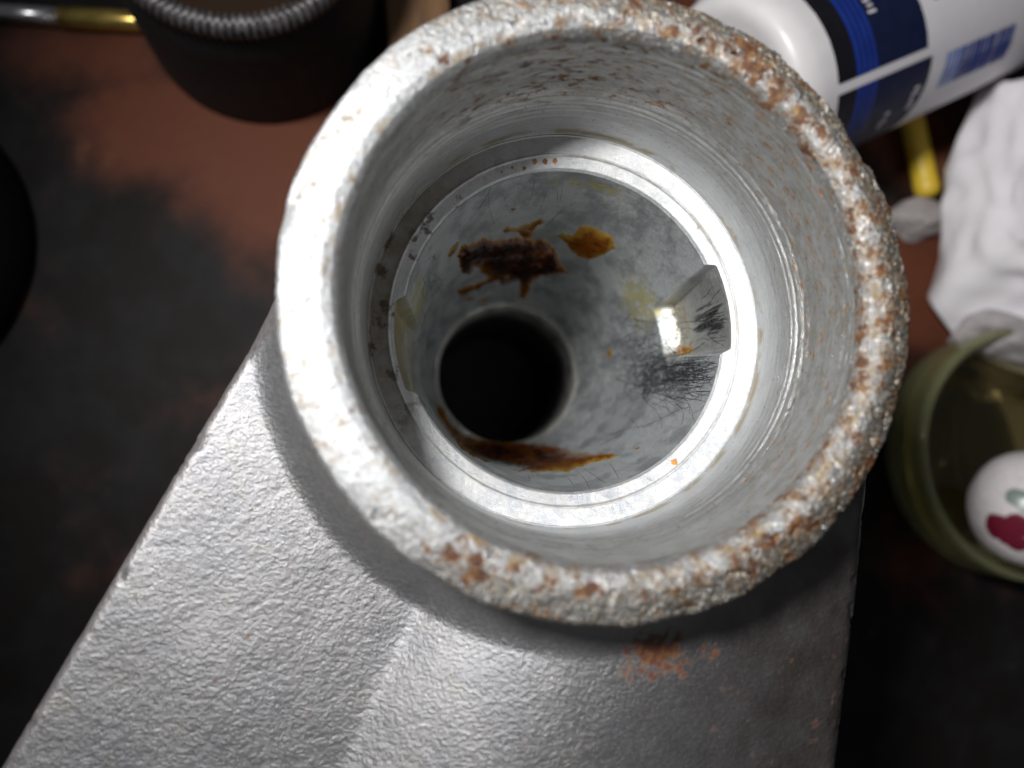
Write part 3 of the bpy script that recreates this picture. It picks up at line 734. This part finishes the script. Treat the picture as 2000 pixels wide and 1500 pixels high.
lab('blue_band', 6.0, 11.6, -150, T1-2.8, RB+.08, M_blue, None, label_o); lab('blue_band', 6.0, 11.6, T1+2.8, 108, RB+.08, M_blue, None, label_o)
for k in range(3):
    lab('dark_stripe', 7.1+k*1.5, 7.6+k*1.5, -150, T1-2.8, RB+.12, M_navy, None, label_o); lab('dark_stripe', 7.1+k*1.5, 7.6+k*1.5, T1+2.8, 108, RB+.12, M_navy, None, label_o)
lab('navy_panel', 11.6, 26.5, -150, T1-2.8, RB+.08, M_navy, None, label_o); lab('navy_panel', 11.6, 28.0, T1+2.8, 104, RB+.08, M_navy, None, label_o)
rnd = random.Random(3)
for s0, t0, n in ((12.5, -6, 3), (19.5, -12, 3), (24, 52, 5), (17, 62, 4)):
    for i in range(n):
        lab('small_print', s0+rnd.uniform(0, .8), s0+rnd.uniform(1.4, 2.4), t0+i*3.4, t0+i*3.4+rnd.uniform(1.2, 2.2), RB+.12, M_wpr, None, label_o)
s = 33.0
while s < 56:
    w = rnd.choice([.5, .8, 1.1]); lab('barcode_bar', s, s+w, T1+5, T1+27, RB+.08, M_pblue if s < 38 else M_blue, None, label_o); s += w + rnd.choice([.25, .4, .5])
lab('blue_mark', 30.5, 32.0, T1-30, T1-26, RB+.08, M_pblue, None, label_o)

# yellow stick
ya, yb = at(1772, 190, -BENCH+3.2), at(1814, 386, -BENCH+3.2)
ys = thing('yellow_handle', 'short rounded yellow plastic handle poking out from under the bottle', 'handle', (yb[0], yb[1], -BENCH))
Ly = np.linalg.norm(yb-ya)
o = turned('handle_body', smoothprof(profile([(.1, 0), (2.8, .3), (2.9, Ly-5), (3.1, Ly-2.5), (2.7, Ly-.8), (1.6, Ly), (.1, Ly+.2)], .4), 3), simple('yellow_plastic', (.72, .50, .045), .4, 0, .08), ys, ya, yb-ya, 64)

# crumpled soft things
def crumple(name, label, cat, cpx, cz, size, seed, mat, amp=.3, n=200, tint=None):
    c = at(cpx[0], cpx[1], cz)
    root = thing(name, label, cat, (c[0], c[1], -BENCH))
    ph = np.linspace(.001, math.pi-.001, n)[:, None]; th = np.linspace(0, 2*math.pi, n*2, endpoint=False)[None, :]
    D = np.stack([np.sin(ph)*np.cos(th), np.sin(ph)*np.sin(th), np.cos(ph)+0*th], -1)
    rs = np.random.RandomState(seed); nn = rs.normal(size=(16, 3)); nn /= np.linalg.norm(nn, axis=1)[:, None]
    hh = rs.uniform(.78, 1.02, 16); Dw = D + .25*np.stack([fbm(D, 1.1, 3, seed+7), fbm(D, 1.1, 3, seed+8), fbm(D, 1.1, 3, seed+9)], -1)
    sup = np.stack([(Dw @ nn[i])/hh[i] for i in range(16)], -1)
    r1 = 1/np.maximum(.75, (np.sum(np.exp(sup*14), -1)/1.0)**(1/14.) if False else np.log(np.sum(np.exp(sup*18), -1))/18)
    r = r1 - np.abs(fbm(D, 1.8, 2, seed+2))*amp*.25
    P = D*r[..., None]*np.array(size)/2*1.1
    P[..., 2] = np.maximum(P[..., 2] + c[2], -BENCH+.3 + .5*fbm(P, .2, 2, seed+5)**2)
    P[..., 0] += c[0]; P[..., 1] += c[1]
    grid('crumpled_sheet', P, mat, root, True)
    return root
M_tissue = simple('white_tissue', (.82, .80, .84), .85, 0, .04, .2, .08, 1.2)
crumple('paper_towel', 'large crumpled white paper towel at the right edge, below the bottle', 'paper towel', (2098, 425), -BENCH+18, (50, 54, 40), 301, M_tissue, .20)
crumple('tissue_scrap', 'small grey-white scrap of tissue below the end of the yellow handle', 'tissue', (1795, 425), -BENCH+3, (13, 9, 7), 305, simple('grey_tissue', (.36, .33, .33), .85), .3, 90)
crumple('plastic_wad', 'pale wad of cloth at the top edge, left of the bottle', 'cloth', (1530, -38), -BENCH+7, (30, 24, 20), 309, simple('pale_cloth', (.42, .40, .38), .8), .2, 120)
crumple('tissue_sheet', 'crumpled white tissue lying between the paper towel and the glass', 'tissue', (1985, 660), -BENCH+8, (34, 12, 16), 311, simple('dull_tissue', (.40, .37, .38), .85), .2, 120)

# glass of yellow-green oil
g0 = at(1930, 885, -BENCH); g0[2] = -BENCH
gl = thing('glass_jar', 'low round glass jar holding yellow-green oil, right of the rim', 'glass jar', g0)
def glassm(name, c, rough=.02, ior=1.48, tw=1.0):
    t = NT(name); f = t.noise(t.mm, .1, 2)
    return t.set(Base_Color=t.mix(f, rgb(*c), rgb(*[v*.93 for v in c])), Transmission_Weight=tw, Roughness=rough, IOR=ior)
RG = 29.0
prg = smoothprof(profile([(RG-4.6, .3), (RG-3, .3), (RG-.4, 1.6), (RG, 4), (RG, 15), (RG-.2, 16.2), (RG-1.2, 16.6), (RG-2.2, 16), (RG-2.6, 14), (RG-2.6, 6), (RG-4.6, 3.4)], .5), 3)
turned('jar_wall', prg, glassm('pale_glass', (.62, .63, .36), .05, 1.48, .80), gl, g0, n=160)
turned('jar_base', [(RG-4.7, .4), (RG-4.7, 3.0), (.05, 2.9)][::-1] + [(.05, .4)], glassm('clear_base', (.85, .83, .66)), gl, g0, n=120)
turned('oil', [(.05, 3.1), (RG-4.7, 3.5), (RG-2.75, 6.2), (RG-2.7, 10.1), (RG-3.4, 9.7), (.05, 9.5)], glassm('yellow_oil', (.86, .76, .44), .0, 1.40), gl, g0, n=160)

# white china ball with a red flower
w0 = at(2012, 994, -BENCH+26); RW = 12.0
wb = thing('china_knob', 'white china knob with red petals and green leaf resting on the glass jar', 'china knob', (w0[0], w0[1], w0[2]-RW))
n = 220
ph = np.linspace(.001, math.pi-.001, n)[:, None]; th = np.linspace(0, 2*math.pi, n*2, endpoint=False)[None, :]
D = np.stack([np.sin(ph)*np.cos(th), np.sin(ph)*np.sin(th), np.cos(ph)+0*th], -1)
PW = w0 + D*RW*np.array([1, 1, .92])*(1+.02*fbm(D, 2.0, 2, 401))[..., None]
def facing(px, py):
    d = pdir(px, py); d = d/np.linalg.norm(d); oc = CAM-w0; b = d.dot(oc); disc = b*b-(oc.dot(oc)-RW*RW)
    if disc < 0: t = -b
    else: t = -b-math.sqrt(disc)
    q = (CAM+d*t-w0); return q/np.linalg.norm(q)
cw = np.zeros(D.shape)+np.array([.72, .68, .69])
cw = mixc(cw, (.55, .42, .42), ss(.25, .5, fbm(D, 2.2, 3, 402))*.3)
mr = 0*D[..., 0]; mg = mr.copy()
for px, py, a in ((1950, 1030, .26), (1972, 1045, .24), (1992, 1030, .24), (1990, 1060, .2)): mr = np.maximum(mr, ss(math.cos(a), math.cos(a*.8), D @ facing(px, py) + .010*fbm(D, 4, 3, 404)))
for px, py, a in ((1985, 970, .16), (1998, 975, .18), (2010, 985, .18)): mg = np.maximum(mg, ss(math.cos(a), math.cos(a*.75), D @ facing(px, py)))
cw = mixc(cw, (.09, .16, .13), mg*.85); cw = mixc(cw, (.15, .01, .028), mr)
grid('knob_body', PW, vcol('glazed_china', .3), wb, True, cw)
turned('knob_foot', [(.1, 0), (5, 0), (5.5, .8), (4.2, 3), (4.5, 5)], simple('china_foot', (.65, .62, .62), .3), wb, (w0[0], w0[1], w0[2]-RW*.92-1.6), n=64)

for o in bpy.data.objects:
    if 'org' in o: del o['org']
scene.render.resolution_x = 1024; scene.render.resolution_y = 768
